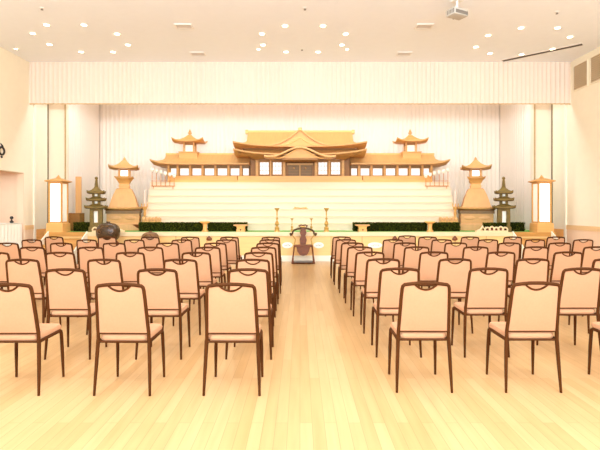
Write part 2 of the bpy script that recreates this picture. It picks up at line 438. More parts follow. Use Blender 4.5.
# left wall emblem, white draped counter and dark bottle in the alcove
t = thing('wall_emblem', 'dark metal emblem on the left wall above the alcove', 'emblem', (-RX, 12.53, Z(151, 12.55)))
bm = nb(); pts = [(.015, .11 * math.cos(a * 2 * PI / 20), .10 * math.sin(a * 2 * PI / 20)) for a in range(20)]; tube(bm, pts, .026, 8, closed=True); obj('ring', bm, M['black'], t, True)
bm = nb(); tube(bm, [(.015, .06, .08), (.015, .02, .15), (.015, -.05, .2)], [.026, .02, .008], 8); obj('stem', bm, M['black'], t, True)
bm = nb(); bmesh.ops.create_uvsphere(bm, u_segments=12, v_segments=8, radius=.03, matrix=Matrix.Translation((.012, .0, -.16))); obj('drop', bm, M['black'], t, True)
t = thing('draped_counter', 'counter under a white pleated cloth in the left alcove', 'table', (-8.12, 12.65, 0))
bm = nb(); box(bm, -.25, .25, -.72, .72, 1.08, 1.12, .01); obj('tabletop', bm, M['white'], t)
bm = nb(); pleats(bm, ((-.265, .73), (-.265, -.73)), .01, 1.10, .008, .14); pleats(bm, ((.265, -.73), (.265, .73)), .01, 1.10, .008, .14)
pleats(bm, ((.265, .735), (-.265, .735)), .01, 1.10, .008, .14); pleats(bm, ((-.265, -.735), (.265, -.735)), .01, 1.10, .008, .14)
box(bm, -.27, .27, -.74, .74, 1.12, 1.126); obj('tablecloth', bm, M['cloth'], t, True)
bm = nb(); z = 1.127
lathe(bm, [(.03, z), (.05, z + .015), (.05, z + .05), (.02, z + .075), (.018, z + .10), (.045, z + .125), (.045, z + .165), (.02, z + .19)], n=16)
o = tag(obj('bottle', bm, M['black'], None, True), 'small dark bottle standing on the white draped counter', 'bottle'); o.location = (-8.03, 13.2, 0)

# ------------------------------------------------------------------ audience chairs
def make_chair():
    t = thing('banquet_chair', '', 'chair')
    R = .0152
    for s in (-1, 1):
        bm = nb(); tube(bm, [(s * .229, -.035, 0), (s * .221, -.015, .22), (s * .212, 0, .425), (s * .210, 0, .44)], [.0105, R, R * 1.1, R * 1.1], 8); obj('leg', bm, M['frame'], t, True)
        bm = nb(); tube(bm, [(s * .213, .40, 0), (s * .208, .388, .25), (s * .204, .38, .385), (s * .204, .372, .412), (s * .204, .35, .424), (s * .205, .30, .424)], [.0105, R, R, R, R, R], 8); obj('leg', bm, M['frame'], t, True)
    # inverted-U back frame
    right = [(.210, 0, .43), (.209, -.004, .50), (.203, -.03, .64), (.197, -.058, .78), (.193, -.074, .855), (.188, -.078, .876), (.176, -.080, .888), (.12, -.082, .896), (.06, -.083, .901)]
    path = right + [(0, -.083, .902)] + [(-x, y, z) for x, y, z in reversed(right)]
    bm = nb(); tube(bm, path, R, 8); obj('back_frame', bm, M['frame'], t, True)
    bm = nb(); tube(bm, [(-.208, -.003, .493), (.208, -.003, .493)], .008, 8); obj('back_rail', bm, M['frame'], t, True)
    # upholstered back panel with a scooped hand-hold
    def hw(z): return .208 - (z - .5) * .042 - .009
    def yy(z): return -.004 - .072 * (max(0, z - .5) / .36) ** 1.05
    def top(u):
        a = abs(u) * .19; return .889 - .006 * (abs(u) ** 4) - (.042 * math.cos(a / .088 * PI / 2) ** .8 if a < .088 else 0)
    nu, nv = 24, 6
    bm = nb(); G = {}
    for side, off in ((0, .016), (1, -.012)):
        for i in range(nu + 1):
            for j in range(nv + 1):
                u = -1 + 2 * i / nu; z = .499 + (top(u) - .499) * j / nv
                edge = (1 - abs(u) ** 6) * (1 - abs(2 * j / nv - 1) ** 6)
                G[side, i, j] = bm.verts.new((u * hw(z), yy(z) + off * (.35 + .65 * edge), z))
    for i in range(nu):
        for j in range(nv):
            bm.faces.new((G[0, i, j], G[0, i, j + 1], G[0, i + 1, j + 1], G[0, i + 1, j])); bm.faces.new((G[1, i, j], G[1, i + 1, j], G[1, i + 1, j + 1], G[1, i, j + 1]))
        for j in (0, nv): bm.faces.new((G[0, i, j], G[0, i + 1, j], G[1, i + 1, j], G[1, i, j]))
    for j in range(nv):
        for i in (0, nu): bm.faces.new((G[0, i, j], G[0, i, j + 1], G[1, i, j + 1], G[1, i, j]))
    obj('backrest', bm, M['fabric'], t, True)
    bm = nb(); pts = []
    for i in range(13):
        x = -.09 + .18 * i / 12; z = .889 - .042 * max(0, math.cos(min(1, abs(x) / .09) * PI / 2)) ** .8
        pts.append((x, yy(z) - .004, z))
    tube(bm, pts, .0085, 6); obj('hand_hold', bm, M['frame'], t, True)
    # seat
    bm = nb()
    def rr(hx, y0, y1, z, r=.05, n=4):
        P = []
        for cx, cy, a0 in ((hx - r, y1 - r, 0), (-hx + r, y1 - r, PI / 2), (-hx + r, y0 + r, PI), (hx - r, y0 + r, 1.5 * PI)):
            for k in range(n + 1): a = a0 + PI / 2 * k / n; P.append((cx + r * math.cos(a), cy + r * math.sin(a), z))
        return P
    loft(bm, [rr(.19, .012, .39, .425), rr(.205, .004, .408, .436), rr(.207, .002, .412, .458), rr(.198, .008, .405, .476), rr(.16, .04, .37, .484)])
    obj('seat', bm, M['fabric'], t, True)
    bm = nb()
    tube(bm, [(-.210, 0, .424), (.210, 0, .424)], .0095, 8); tube(bm, [(-.204, .355, .424), (.204, .355, .424)], .0095, 8)
    for s in (-1, 1): tube(bm, [(s * .211, 0, .424), (s * .205, .32, .424)], R, 8)
    obj('seat_frame', bm, M['frame'], t, True)
    return t

rown = ['nearest row', 'second-nearest row', 'third-nearest row', 'fourth row back', 'fifth row back', 'sixth row back', 'seventh row back', 'farthest row']
ordn = ['aisle chair', 'second from the aisle', 'third from the aisle', 'fourth from the aisle', 'fifth from the aisle', 'sixth from the aisle']
LEFT = [[230.3, 119.8, 7.5], [247.7, 157, 65.3], [252.5, 180, 104, 22.5], [258.3, 196, 130, 60, -5], [263.2, 207.3, 150, 90.5, 32.3],
        [267.3, 215, 167.3, 114, 61.3, 7.5], [269.3, 226, 181.5, 134, 86.6, 31.7], [270.5, 229.3, 190, 150, 107, 54]]
RIGHT = [[425.8, 535.8, 650], [399.8, 488.3, 581.7], [383.3, 455, 532.5, 609], [370, 434, 500.8, 568], [360, 416.7, 475.8, 535.8, 595.8],
         [352.5, 405, 455.8, 509, 559.5], [346, 393, 441.7, 488, 535, 583], [341.8, 407, 427.7, 470, 512.6, 555.8]]
proto = None
for side, cols, d1 in (('left', LEFT, 3.80), ('right', RIGHT, 3.865)):
    for r, row in enumerate(cols):
        for k, px in enumerate(row):
            d = d1 + .925 * r
            if side == 'right' and r == 7 and k == 1: d += .46
            if side == 'left' and r == 7 and k == 5: d += .12
            x = X(px + (.8 if side == 'left' else -.4) * 3.8 / d, d - .03); y = d + .035
            lab = 'peach-backed banquet chair in the %s %s of the aisle, %s' % (rown[r], side, ordn[k])
            rz = math.radians(random.uniform(-1.2, 1.2))
            if proto is None:
                proto = make_chair(); o = proto; o.scale = (.98, 1, 1); o.location = (x, y, 0); o['label'] = lab; o['group'] = 'rows of banquet chairs'; o.rotation_euler.z = rz
            else: dup(proto, (x, y, 0), rz, lab, 'rows of banquet chairs')

# ------------------------------------------------------------------ white tiered altar
TD, TZ = 16.0, Z(182.5, 15.95)
t = thing('tiered_altar', 'wide white stepped altar on the stage under the golden shrine', 'altar', (0, 14.95, ST))
n = 7; H = TZ - ST; hwid = 4.97
for i in range(n):
    y0 = i * .13; z1 = H * (i + 1) / n; z0 = H * i / n
    bm = nb(); box(bm, -hwid, hwid, y0, 2.0, z0, z1 - .02); o = obj('tier', bm, M['tier'], t)
    bm = nb(); box(bm, -hwid - .01, hwid + .01, y0 - .012, 2.0, z1 - .02, z1); obj('lip', bm, M['tierlip'], o)
AZ = TZ
# gold ornament on the tier
def on_tier(i): return 14.95 + i * .13 + .065, ST + H * (i + 1) / n
yo, zo = on_tier(2)
t = thing('altar_ornament', 'low pink gold carved ornament lying on the middle of the white altar', 'ornament', (X(300.5, yo), yo - .03, zo))
bm = nb(); box(bm, -.25, .25, -.02, .02, 0, .025, .005); obj('base', bm, M['pinkwood'], t)
bm = nb()
for s in (-1, 1): bmesh.ops.create_uvsphere(bm, u_segments=12, v_segments=8, radius=.032, matrix=Matrix.Translation((s * .17, 0, .045)))
tube(bm, [(-.2, 0, .035), (-.1, 0, .05), (0, 0, .035), (.1, 0, .05), (.2, 0, .035)], .012, 8); obj('carving', bm, M['orange'], t, True)

# ------------------------------------------------------------------ golden shrine: main hall
d0 = 16.0; s0 = S(d0)
def hx(px): return (px - 300) * s0
def hz(py, d=d0): return Z(py, d) - AZ
t = thing('shrine_hall', 'golden wooden shrine hall with double roof at the centre of the altar', 'shrine', (0, d0, AZ))
zb = hz(182.5); zf = hz(176)
bm = nb(); box(bm, hx(238), hx(362), -.06, .9, 0, zf, .01); box(bm, hx(236), hx(364), -.09, .9, 0, zf * .35); obj('base', bm, M['orange'], t)
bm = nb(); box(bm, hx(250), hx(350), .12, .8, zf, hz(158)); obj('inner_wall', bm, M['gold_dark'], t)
for px in (257, 270.7, 284, 316, 329.3, 343):
    bm = nb(); wd = .05 if px in (257, 284, 316, 343) else .03
    box(bm, hx(px) - wd, hx(px) + wd, -.0, .12, zf, hz(157.5), .008); obj('post', bm, M['gold'], t)
for a, b in ((259.3, 269.2), (272.3, 282), (318, 327.7), (330.8, 340.7)):
    bm = nb(); x0, x1, z0, z1 = hx(a), hx(b), hz(174.8), hz(161.5)
    for e in ((x0, x1, z0, z0 + .02), (x0, x1, z1 - .02, z1), (x0, x0 + .02, z0 + .02, z1 - .02), (x1 - .02, x1, z0 + .02, z1 - .02)): box(bm, e[0], e[1], .06, .10, e[2], e[3])
    for k in (1, 2): box(bm, x0 + (x1 - x0) * k / 3 - .004, x0 + (x1 - x0) * k / 3 + .004, .07, .085, z0, z1)
    for k in (1, 2): box(bm, x0, x1, .07, .085, z0 + (z1 - z0) * k / 3 - .004, z0 + (z1 - z0) * k / 3 + .004)
    f = obj('window_lattice', bm, M['gold'], t)
    bm = nb(); box(bm, x0 + .01, x1 - .01, .088, .105, z0 + .01, z1 - .01); obj('pane', bm, M['pane'], f)
bm = nb(); box(bm, hx(255.5), hx(344.5), -.02, .11, hz(160.5), hz(157)); obj('lintel', bm, M['gold'], t)
for a, b, lx in ((288, 299), (300.8, 312)) and ((288, 299, 294), (300.8, 312, 305.6)):
    bm = nb(); box(bm, hx(a), hx(b), .07, .11, zf, hz(165), .006)
    o = obj('door', bm, M['olive'], t)
    bm = nb()
    for k in range(1, 4): zz = zf + (hz(165) - zf) * k / 4; box(bm, hx(a) + .01, hx(b) - .01, .062, .07, zz - .008, zz + .008)
    obj('door_batten', bm, M['gold_dark'], o)
    bm = nb(); bmesh.ops.create_uvsphere(bm, u_segments=10, v_segments=8, radius=.035, matrix=Matrix.Translation((hx(lx), .05, hz(168)))); obj('door_lamp', bm, M['gold_light'], o, True)
bm = nb(); box(bm, hx(287), hx(313), .05, .11, hz(165), hz(163), .004); box(bm, hx(299.2), hx(300.6), .055, .11, zf, hz(165)); obj('door_frame', bm, M['gold_light'], t)
bm = nb()
for k in range(9):
    x = hx(287.5 + k * 25 / 8); box(bm, x - .025, x + .025, -.04, .08, hz(162.5), hz(160.5))
obj('bracket', bm, M['gold_dark'], t)
# lower roof with soffit
cyr = .3
bm = nb(); curved_roof(bm, 0, cyr, hz(147.5), hz(153.5, 15.4), hx(353), .22, hx(364.5), .9, .17, .045, 1.6, 0, 8, 14); obj('lower_roof', bm, M['gold_light'], t, True)
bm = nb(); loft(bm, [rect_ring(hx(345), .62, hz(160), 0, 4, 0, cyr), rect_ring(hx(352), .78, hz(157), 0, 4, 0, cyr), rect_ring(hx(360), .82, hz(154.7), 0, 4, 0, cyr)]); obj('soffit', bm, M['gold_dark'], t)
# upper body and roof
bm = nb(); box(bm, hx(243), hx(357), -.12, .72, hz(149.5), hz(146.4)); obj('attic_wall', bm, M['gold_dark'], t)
bm = nb(); curved_roof(bm, 0, cyr, hz(131.8, 16.3), hz(145.6, 15.55), hx(353), .05, hx(365.5), .78, .15, .04, 1.7, .5, 12, 14); obj('upper_roof', bm, M['gold_light'], t, True)
bm = nb(); zz = hz(132.4, 16.3); box(bm, hx(354.5) * -1, hx(354.5), cyr - .07, cyr + .07, zz - .03, zz + .06, .01)
for s in (-1, 1): box(bm, s * hx(354) - .05, s * hx(354) + .05, cyr - .1, cyr + .1, zz - .06, zz + .08, .015)
obj('ridge_beam', bm, M['orange'], t)
# triangular gable on the upper roof (curved bargeboards)
def bell(w, h, p=1.9, n=14): return [(w * (1 - k / n), h * ((k / n) ** p)) for k in range(n + 1)]
gy = -.47
def gable(wpx, ytop, ybot, d_):
    sg = S(d_); w_ = wpx * sg; zb_ = Z(ybot, d_) - AZ; h_ = Z(ytop, d_) - AZ - zb_
    L_ = [( -w_ + w_ * k / 14, zb_ + h_ * (k / 14) ** 1.75) for k in range(15)]
    return L_ + [(-x, z) for x, z in reversed(L_[:-1])]
outer = gable(30, 129, 145.4, 15.55)
bm = nb(); prism(bm, outer, gy + .02, cyr); obj('gable', bm, M['gold_light'], t)
def inset(poly, ks, dz): return [(x * ks, z - dz) for x, z in poly]
zlow = outer[0][1]
bm = nb()
inn = [(x * .86, zlow + (z - zlow) * .78 - .0) for x, z in outer]
prism(bm, inn + [(inn[-1][0], zlow - .005), (inn[0][0], zlow - .005)], gy - .005, gy + .05); obj('gable_face', bm, M['gold'], t)
bm = nb(); tube(bm, [(x, gy - .0, z) for x, z in outer], .026, 6); obj('bargeboard', bm, M['pinkwood'], t)
bm = nb(); tube(bm, [(x * .6, gy - .005, zlow + (z - zlow) * .48) for x, z in outer], .016, 6); obj('gable_moulding', bm, M['orange'], t)
bm = nb(); box(bm, -.06, .06, gy - .03, cyr, outer[14][1] - .06, outer[14][1] + .045, .015); obj('gable_cap', bm, M['orange'], t)
# cusped gable over the entrance
ky = -.78
def karahafu(k, dz=0.0):
    P = []
    for i in range(41):
        u = -1 + 2 * i / 40; a = abs(u)
        y = 155.3 - 9.2 * (0.5 + .5 * math.cos(PI * min(1, a / .82))) + (1.5 * 0 if a < .82 else -.6 * ((a - .82) / .18) ** 2)
        P.append((36 * u * k * S(15.2), Z(y, 15.2) - AZ + dz))
    return P
top_ = karahafu(1); 
bm = nb(); prism(bm, top_ + [(x, z - .07) for x, z in reversed(top_)], ky, .0); obj('entrance_roof', bm, M['gold_light'], t)
bm = nb(); tube(bm, [(x, ky - .005, z - .04) for x, z in top_], .03, 6); obj('entrance_bargeboard', bm, M['pinkwood'], t, True)
mid = karahafu(.78, -.075)
zc = mid[0][1] - .03
bm = nb(); prism(bm, mid + [(mid[-1][0], zc), (mid[0][0], zc)], ky + .03, ky + .12); obj('entrance_tympanum', bm, M['gold'], t)
bm = nb(); tube(bm, [(x * .72, ky + .02, z - .09) for x, z in top_], .014, 6); obj('tympanum_moulding', bm, M['orange'], t, True)
bm = nb(); box(bm, hx(283), hx(317), ky + .02, -.0, zc - .05, zc + .01); obj('entrance_beam', bm, M['gold_dark'], t)
for px in (284.5, 315.5):
    bm = nb(); box(bm, hx(px) * .95 - .035, hx(px) * .95 + .035, ky + .05, ky + .12, .0, zc, .008); 
    bm.free()

# side wings with roof pavilions
def wing(sgn, side):
    t = thing('shrine_wing', 'long golden wooden wing of lit windows on the %s of the shrine hall' % side, 'shrine', (0, d0 + .12, AZ), 0, 'side wings of the shrine')
    dd = d0 + .12; sd = S(dd)
    def wx(px): return sgn * (300 - px) * sd           # px given as on the left side
    def wz(py, d=dd): return Z(py, d) - AZ
    def bx(bm, a, b, y0, y1, z0, z1, bev=0): 
        lo, hi = sorted((wx(a), wx(b))); return box(bm, lo, hi, y0, y1, z0, z1, bev)
    zf = wz(176)
    bm = nb(); bx(bm, 168, 237.5, -.06, .75, 0, zf, .01); bx(bm, 171, 235.8, -.1, .75, 0, zf * .35); obj('base', bm, M['orange'], t)
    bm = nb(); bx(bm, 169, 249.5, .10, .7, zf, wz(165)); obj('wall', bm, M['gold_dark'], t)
    bm = nb(); bx(bm, 168, 249.5, -.02, .1, wz(167.6), wz(164.2)); obj('frieze', bm, M['olive'], t)
    for px in (168.6, 177.7, 190.2, 202.7, 215.5, 228.6, 241):
        bm = nb(); bx(bm, px - 1.1, px + 1.1, -.03, .1, zf, wz(164.5), .006); obj('post', bm, M['gold'], t)
    for a, b in ((170, 176.5), (179.2, 189), (191.6, 201.5), (204.1, 214.3), (217, 227.3), (230, 239.6), (242.4, 249)):
        bm = nb(); lo, hi = sorted((wx(a), wx(b))); z0, z1 = zf + .01, wz(167.8)
        for e in ((lo, hi, z0, z0 + .018), (lo, hi, z1 - .018, z1), (lo, lo + .018, z0, z1), (hi - .018, hi, z0, z1)): box(bm, e[0], e[1], .05, .09, e[2], e[3])
        f = obj('window_frame', bm, M['gold'], t)
        bm = nb(); box(bm, lo + .01, hi - .01, .075, .095, z0 + .01, z1 - .01); obj('pane', bm, M['pane'], f)
    # roof, outer end hipped and turned up
    cxm = (wx(164) + wx(250)) / 2; ax = abs(wx(164) - wx(250)) / 2; ox = abs(wx(153) - wx(164))
    bm = nb(); cy = .35
    zr, ze = wz(154.6, dd + .35), wz(163.2, dd - .3)
    rr_ = []
    for i in range(10):
        v = i / 9; z = zr + (ze - zr) * (1 - (1 - v) ** 1.6); g = max(0, (v - .35) / .65) ** 1.3
        ring = rect_ring(1, .06 + .66 * v, z, 0, 16, 0, cy)
        out = []
        for x, y, zz in ring:
            X_ = cxm + ax * x
            o = sgn * x
            if o > .6: X_ += sgn * ox * g * (o - .6) / .4
            lf = .14 * v ** 3 * max(0, o) ** 9 
            out.append((X_, y, zz + lf))
        rr_.append(out)
    rr_.append([(x, y, z - .04) for x, y, z in rr_[-1]])
    rr_.append([(x * .985, cy + (y - cy) * .7, ze - .045) for x, y, z in rr_[-1]])
    loft(bm, rr_); obj('roof', bm, M['gold_light'], t, True)
    bm = nb(); bx(bm, 163, 238, cy - .05, cy + .05, zr - .02, zr + .05, .01); obj('ridge_beam', bm, M['orange'], t)
    # pavilion on the ridge
    pc = wx(187.5); zb = wz(157.2)
    bm = nb(); hw_ = 9.2 * sd
    loft(bm, [rect_ring(hw_, .26, zb - .03, 0, 2, pc, cy), rect_ring(hw_, .26, wz(152.3), 0, 2, pc, cy), rect_ring(hw_ * 1.06, .29, wz(152.2), 0, 2, pc, cy), rect_ring(hw_ * 1.06, .29, wz(151.2), 0, 2, pc, cy)])
    pv = obj('pavilion', bm, M['gold'], t)
    zt = wz(141.3)
    for a in (-1, 1):
        for b in (-1, 1):
            x = pc + a * 5 * sd; y = cy + b * .15
            bm = nb(); box(bm, x - .025, x + .025, y - .025, y + .025, wz(151.3), zt); obj('pavilion_post', bm, M['gold'], pv)
    bm = nb(); box(bm, pc - 5 * sd, pc + 5 * sd, cy - .15, cy + .15, wz(144.2), zt); obj('pavilion_frieze', bm, M['gold_dark'], pv)
    bm = nb(); box(bm, pc - 3.6 * sd, pc + 3.6 * sd, cy - .13, cy + .13, wz(151.3), wz(144.2)); obj('pavilion_window', bm, M['paper_dim'], pv)
    bm = nb(); curved_roof(bm, pc, cy, wz(133.5), wz(140.6), .05, .05, 15.8 * sd, .42, .11, .03, 2.0, 0, 8, 8); obj('pavilion_roof', bm, M['gold'], pv, True)
    bm = nb(); lathe(bm, [(.07, wz(134.4)), (.07, wz(133.4)), (.04, wz(133.2)), (.04, wz(132.2)), (.075, wz(131.8)), (.07, wz(131)), (.03, wz(130.6)), (.045, wz(129.6)), (.02, wz(128.6)), (0.005, wz(127.3))], pc, cy, 12); obj('finial', bm, M['gold'], pv, True)
    return t
wing(-1, 'left'); wing(1, 'right')

# lotus stands at the outer corners of the wings
def lotus(sgn, side):
    dd, LZ = on_tier(5); sd = S(dd)
    t = thing('lotus_rack', 'gilt rack of six lotus buds on stems at the %s end of the shrine' % side, 'ornament', (0, dd, LZ), 0, 'lotus racks beside the shrine')
    B = [(152.3, 170), (156.6, 171.2), (161, 172.3), (165.5, 173.4), (170, 174.6), (174.3, 176)]
    def P(px, py): return sgn * (300 - px) * sd, Z(py, dd) - LZ
    z1 = P(0, 181)[1]; z0 = P(0, 186)[1]
    bm = nb(); xa, xb = P(151.6, 0)[0], P(175, 0)[0]
    tube(bm, [(xa, -.02, z0), (xb, -.02, z0)], .016, 6); obj('bottom_rail', bm, M['stem'], t, True)
    bm = nb(); tube(bm, [(xa, -.02, z1), (xb, -.02, z1)], .012, 6); obj('rail', bm, M['stem'], t, True)
    for q in (.08, .92):
        bm = nb(); xf = xa + (xb - xa) * q; tube(bm, [(xf, -.02, z0), (xf, -.02, .0)], .011, 6); obj('foot', bm, M['stem'], t, True)
    for px, py in B:
        x, z = P(px, py)
        bm = nb(); tube(bm, [(x, -.02, z0), (x, -.02, z - .03)], .011, 6); st = obj('stem', bm, M['stem'], t, True)
        bm = nb(); lathe(bm, [(.012, z - .07), (.05, z - .035), (.058, z), (.045, z + .02), (.055, z + .05), (.03, z + .065)], x, -.02, 10); obj('bud', bm, M['white'], st, True)
    return t
lotus(-1, 'left'); lotus(1, 'right')

# ------------------------------------------------------------------ big lantern towers
def tower(sgn, side):
    dd = 15.38; sd = S(dd); cxw = sgn * 175.5 * sd
    t = thing('lantern_tower', 'tall pale wooden lantern tower with flared skirt on the %s of the stage' % side, 'lantern', (cxw, dd, ST), -sgn * math.radians(15), 'wooden lantern towers on the stage')
    def z(py): return Z(py, dd) - ST
    sd *= .92
    def rg(h, py, lift=0, n=4): return rect_ring(h * sd, h * sd, z(py), lift, n)
    bm = nb(); loft(bm, [rect_ring(18 * sd, 18 * sd, 0.0, 0, 2), rg(18, 224), rg(17.2, 223.6), rg(17.2, 222.8)]); obj('plinth', bm, M['pinkwood'], t)
    bm = nb(); loft(bm, [rg(16.2, 222.8), rg(16.2, 211)]); bo = obj('box', bm, M['gold'], t)
    for ax in (0, 1):
        for q in (-1, 1):
            bm = nb(); bmesh.ops.create_uvsphere(bm, u_segments=14, v_segments=8, radius=1, matrix=Matrix.Translation((q * 7.6 * sd, -16.2 * sd, z(217.6))) @ Matrix.Diagonal((6.3 * sd, .02, 2.3 * sd, 1)))
            if ax: bmesh.ops.rotate(bm, cent=(0, 0, 0), matrix=Matrix.Rotation(-sgn * PI / 2, 3, 'Z'), verts=bm.verts)
            obj('relief', bm, M['pinkwood'], bo, True)
    bm = nb(); loft(bm, [rg(16.2, 213.5), rg(17.2, 213.4), rg(17.2, 210.6), rg(16.2, 210.5)]); obj('frieze', bm, M['olive'], t)  # olive band and cornice below: shade under the deck put into their colour
    bm = nb(); loft(bm, [rg(16.5, 210.6), rg(18.6, 209.4, .0), rect_ring(19 * sd, 19 * sd, z(208.6), .05, 8), rect_ring(18.4 * sd, 18.4 * sd, z(207.6), .05, 8), rg(14.6, 207.2)][:2] + []); obj('cornice', bm, M['gold_dark'], t)
    bm = nb(); loft(bm, [rect_ring(18.4 * sd, 18.4 * sd, z(209.4), .03, 8), rect_ring(19 * sd, 19 * sd, z(208.4), .06, 8), rect_ring(14.6 * sd, 14.6 * sd, z(207.2), 0, 8)]); obj('deck', bm, M['gold_light'], t)
    prof = [(14.4, 207.2), (14, 206), (12.2, 200), (10.2, 194.5), (8.4, 190.8), (7.8, 189.4), (6.6, 188.6)]
    bm = nb(); loft(bm, [rg(h, p) for h, p in prof]); obj('skirt', bm, M['pinkwood'], t)
    bm = nb(); loft(bm, [rg(5.2, 188.6), rg(5.0, 187), rg(5.6, 186.9), rg(5.6, 185.8), rg(5.0, 185.6), rg(4.8, 184), rg(5.8, 182.6)]); obj('waist', bm, M['orange'], t)
    bm = nb(); loft(bm, [rg(5.4, 183.4), rg(6.6, 181.2), rect_ring(9.4 * sd, 9.4 * sd, z(178.8), .04, 6), rect_ring(9.6 * sd, 9.6 * sd, z(178), .04, 6), rg(6.8, 177.6), rg(6.4, 176.4)]); obj('gallery', bm, M['gold'], t)
    zt, zb = z(169.4), z(176.4)
    for a in (-1, 1):
        for b in (-1, 1):
            x, y = a * 5 * sd, b * 5 * sd; bm = nb(); box(bm, x - .03, x + .03, y - .03, y + .03, zb, zt); obj('post', bm, M['gold'], t)
    bm = nb(); box(bm, -3.6 * sd, 3.6 * sd, -3.6 * sd, 3.6 * sd, zb, zt); obj('light_chamber', bm, M['paper'], t)
    bm = nb(); box(bm, -5.8 * sd, 5.8 * sd, -5.8 * sd, 5.8 * sd, zt - .04, zt + .03); obj('frieze', bm, M['gold_dark'], t)
    bm = nb(); curved_roof(bm, 0, 0, z(160), z(168.4), .05, .05, 15 * sd, 15 * sd, .09, .035, 1.9, 0, 9, 8); obj('roof', bm, M['gold_light'], t, True)
    bm = nb(); lathe(bm, [(.07, z(160.8)), (.06, z(160)), (.035, z(159.6)), (.05, z(158.9)), (.03, z(158.2)), (.004, z(156.8))], n=12); obj('finial', bm, M['gold'], t, True)
tower(-1, 'left'); tower(1, 'right')

# dark bronze pagodas
def pagoda(sgn, side):
    dd = 14.33; sd = S(dd)
    t = thing('bronze_pagoda', 'dark mossy bronze three-tier pagoda on the %s of the stage' % side, 'pagoda', (sgn * 203.6 * sd, dd, ST), -sgn * math.radians(17), 'dark bronze pagodas')
    def z(py): return Z(py, dd) - ST
    sd *= .90
    def rg(h, py, lift=0, n=4): return rect_ring(h * sd, h * sd, z(py), lift, n)
    bm = nb(); loft(bm, [rect_ring(7.2 * sd, 7.2 * sd, 0, 0, 2), rg(7.2, 227, 0, 2), rg(6, 226, 0, 2), rg(6, 222.5, 0, 2)]); obj('base', bm, M['stone'], t)
    for a in (-1, 1):
        for b in (-1, 1):
            x, y = a * 4.2 * sd, b * 4.2 * sd; bm = nb(); box(bm, x - .056, x + .056, y - .056, y + .056, z(222.5), z(208)); obj('post', bm, M['stone'], t)
    bm = nb(); box(bm, -5.7 * sd, 5.7 * sd, -5.7 * sd, 5.7 * sd, z(211), z(208)); obj('frieze', bm, M['stone'], t)
    bm = nb(); box(bm, -3 * sd, 3 * sd, -3 * sd, 3 * sd, z(222.5), z(211)); obj('light_chamber', bm, M['paper_dim'], t)
    for zr, ze, h in ((203.6, 206.8, 11.2), (196.3, 199.2, 9.8), (188.5, 192, 9)):
        bm = nb(); curved_roof(bm, 0, 0, z(zr), z(ze), 3 * sd, 3 * sd, h * sd, h * sd, .05, .05, 1.6, 0, 6, 6); obj('roof', bm, M['stone'], t, True)
    for a, b in ((203.9, 200), (196.6, 193)):
        bm = nb(); box(bm, -2.2 * sd, 2.2 * sd, -2.2 * sd, 2.2 * sd, z(a), z(b)); o = obj('neck', bm, M['paper_dim'], t)
        for q in (-1, 1):
            for r in (-1, 1):
                x, y = q * 2.8 * sd, r * 2.8 * sd; bm = nb(); box(bm, x - .035, x + .035, y - .035, y + .035, z(a), z(b)); obj('corner_post', bm, M['stone'], o)
    bm = nb(); prof = [(.085, z(189.5)), (.075, z(188))]
    for k in range(6): prof += [(.068 - k * .006, z(187.5 - k * 1.4)), (.05 - k * .005, z(186.6 - k * 1.4))]
    prof += [(.04, z(179)), (.05, z(178)), (.03, z(177)), (.005, z(176.6))]
    lathe(bm, prof, n=12); obj('spire', bm, M['stone'], t, True)
pagoda(-1, 'left'); pagoda(1, 'right')

# tall paper floor lanterns
def andon(sgn, side):
    dd = 14.0; sd = S(dd); cxw = sgn * 241.5 * sd
    t = thing('paper_lantern', 'tall glowing paper lantern with wooden roof at the far %s of the stage' % side, 'lantern', (cxw, dd, ST), 0, 'tall paper lanterns')
    def z(py): return Z(py, dd) - ST
    h = .215
    bm = nb(); loft(bm, [rect_ring(.24, .24, 0, 0, 2), rect_ring(.235, .235, z(223.6), 0, 2), rect_ring(.21, .21, z(222.8), 0, 2)]); obj('base', bm, M['orange'], t)
    for a in (-1, 1):
        for b in (-1, 1):
            bm = nb(); box(bm, a * .175 - .022, a * .175 + .022, b * .175 - .022, b * .175 + .022, z(222.8), z(182.4)); obj('post', bm, M['gold'], t)
    for nm, m, pos in (('paper_pane', M['paper'], 'f'), ('paper_pane', M['paper_dim'], 's'), ('paper_pane', M['paper_dim'], 'o'), ('paper_pane', M['paper_dim'], 'b')):
        bm = nb(); z0, z1 = z(222.4), z(183)
        if pos == 'f': box(bm, -.153, .153, -.17, -.16, z0, z1)
        if pos == 'b': box(bm, -.153, .153, .16, .17, z0, z1)
        if pos == 's': a, b = sorted((-sgn * .17, -sgn * .16)); box(bm, a, b, -.153, .153, z0, z1)
        if pos == 'o': a, b = sorted((sgn * .17, sgn * .16)); box(bm, a, b, -.153, .153, z0, z1)
        obj(nm, bm, m, t)
    for zz in (222.2, 183.2):
        bm = nb()
        for a in (-1, 1): box(bm, -.153, .153, a * .175 - .012, a * .175 + .012, z(zz) - .02, z(zz) + .02); box(bm, a * .175 - .012, a * .175 + .012, -.153, .153, z(zz) - .02, z(zz) + .02)
        obj('rail', bm, M['gold'], t)
    bm = nb(); loft(bm, [rect_ring(.21, .21, z(182.6), 0, 4), rect_ring(.275, .275, z(181.8), 0, 4), rect_ring(.275, .275, z(181), 0, 4), rect_ring(.07, .07, z(178.4), 0, 4)]); obj('roof', bm, M['gold'], t)
    bm = nb(); lathe(bm, [(.06, z(178.8)), (.07, z(178)), (.05, z(177.2)), (.035, z(176.4)), (.004, z(174.8))], n=10); obj('finial', bm, M['gold'], t, True)
andon(-1, 'left'); andon(1, 'right')

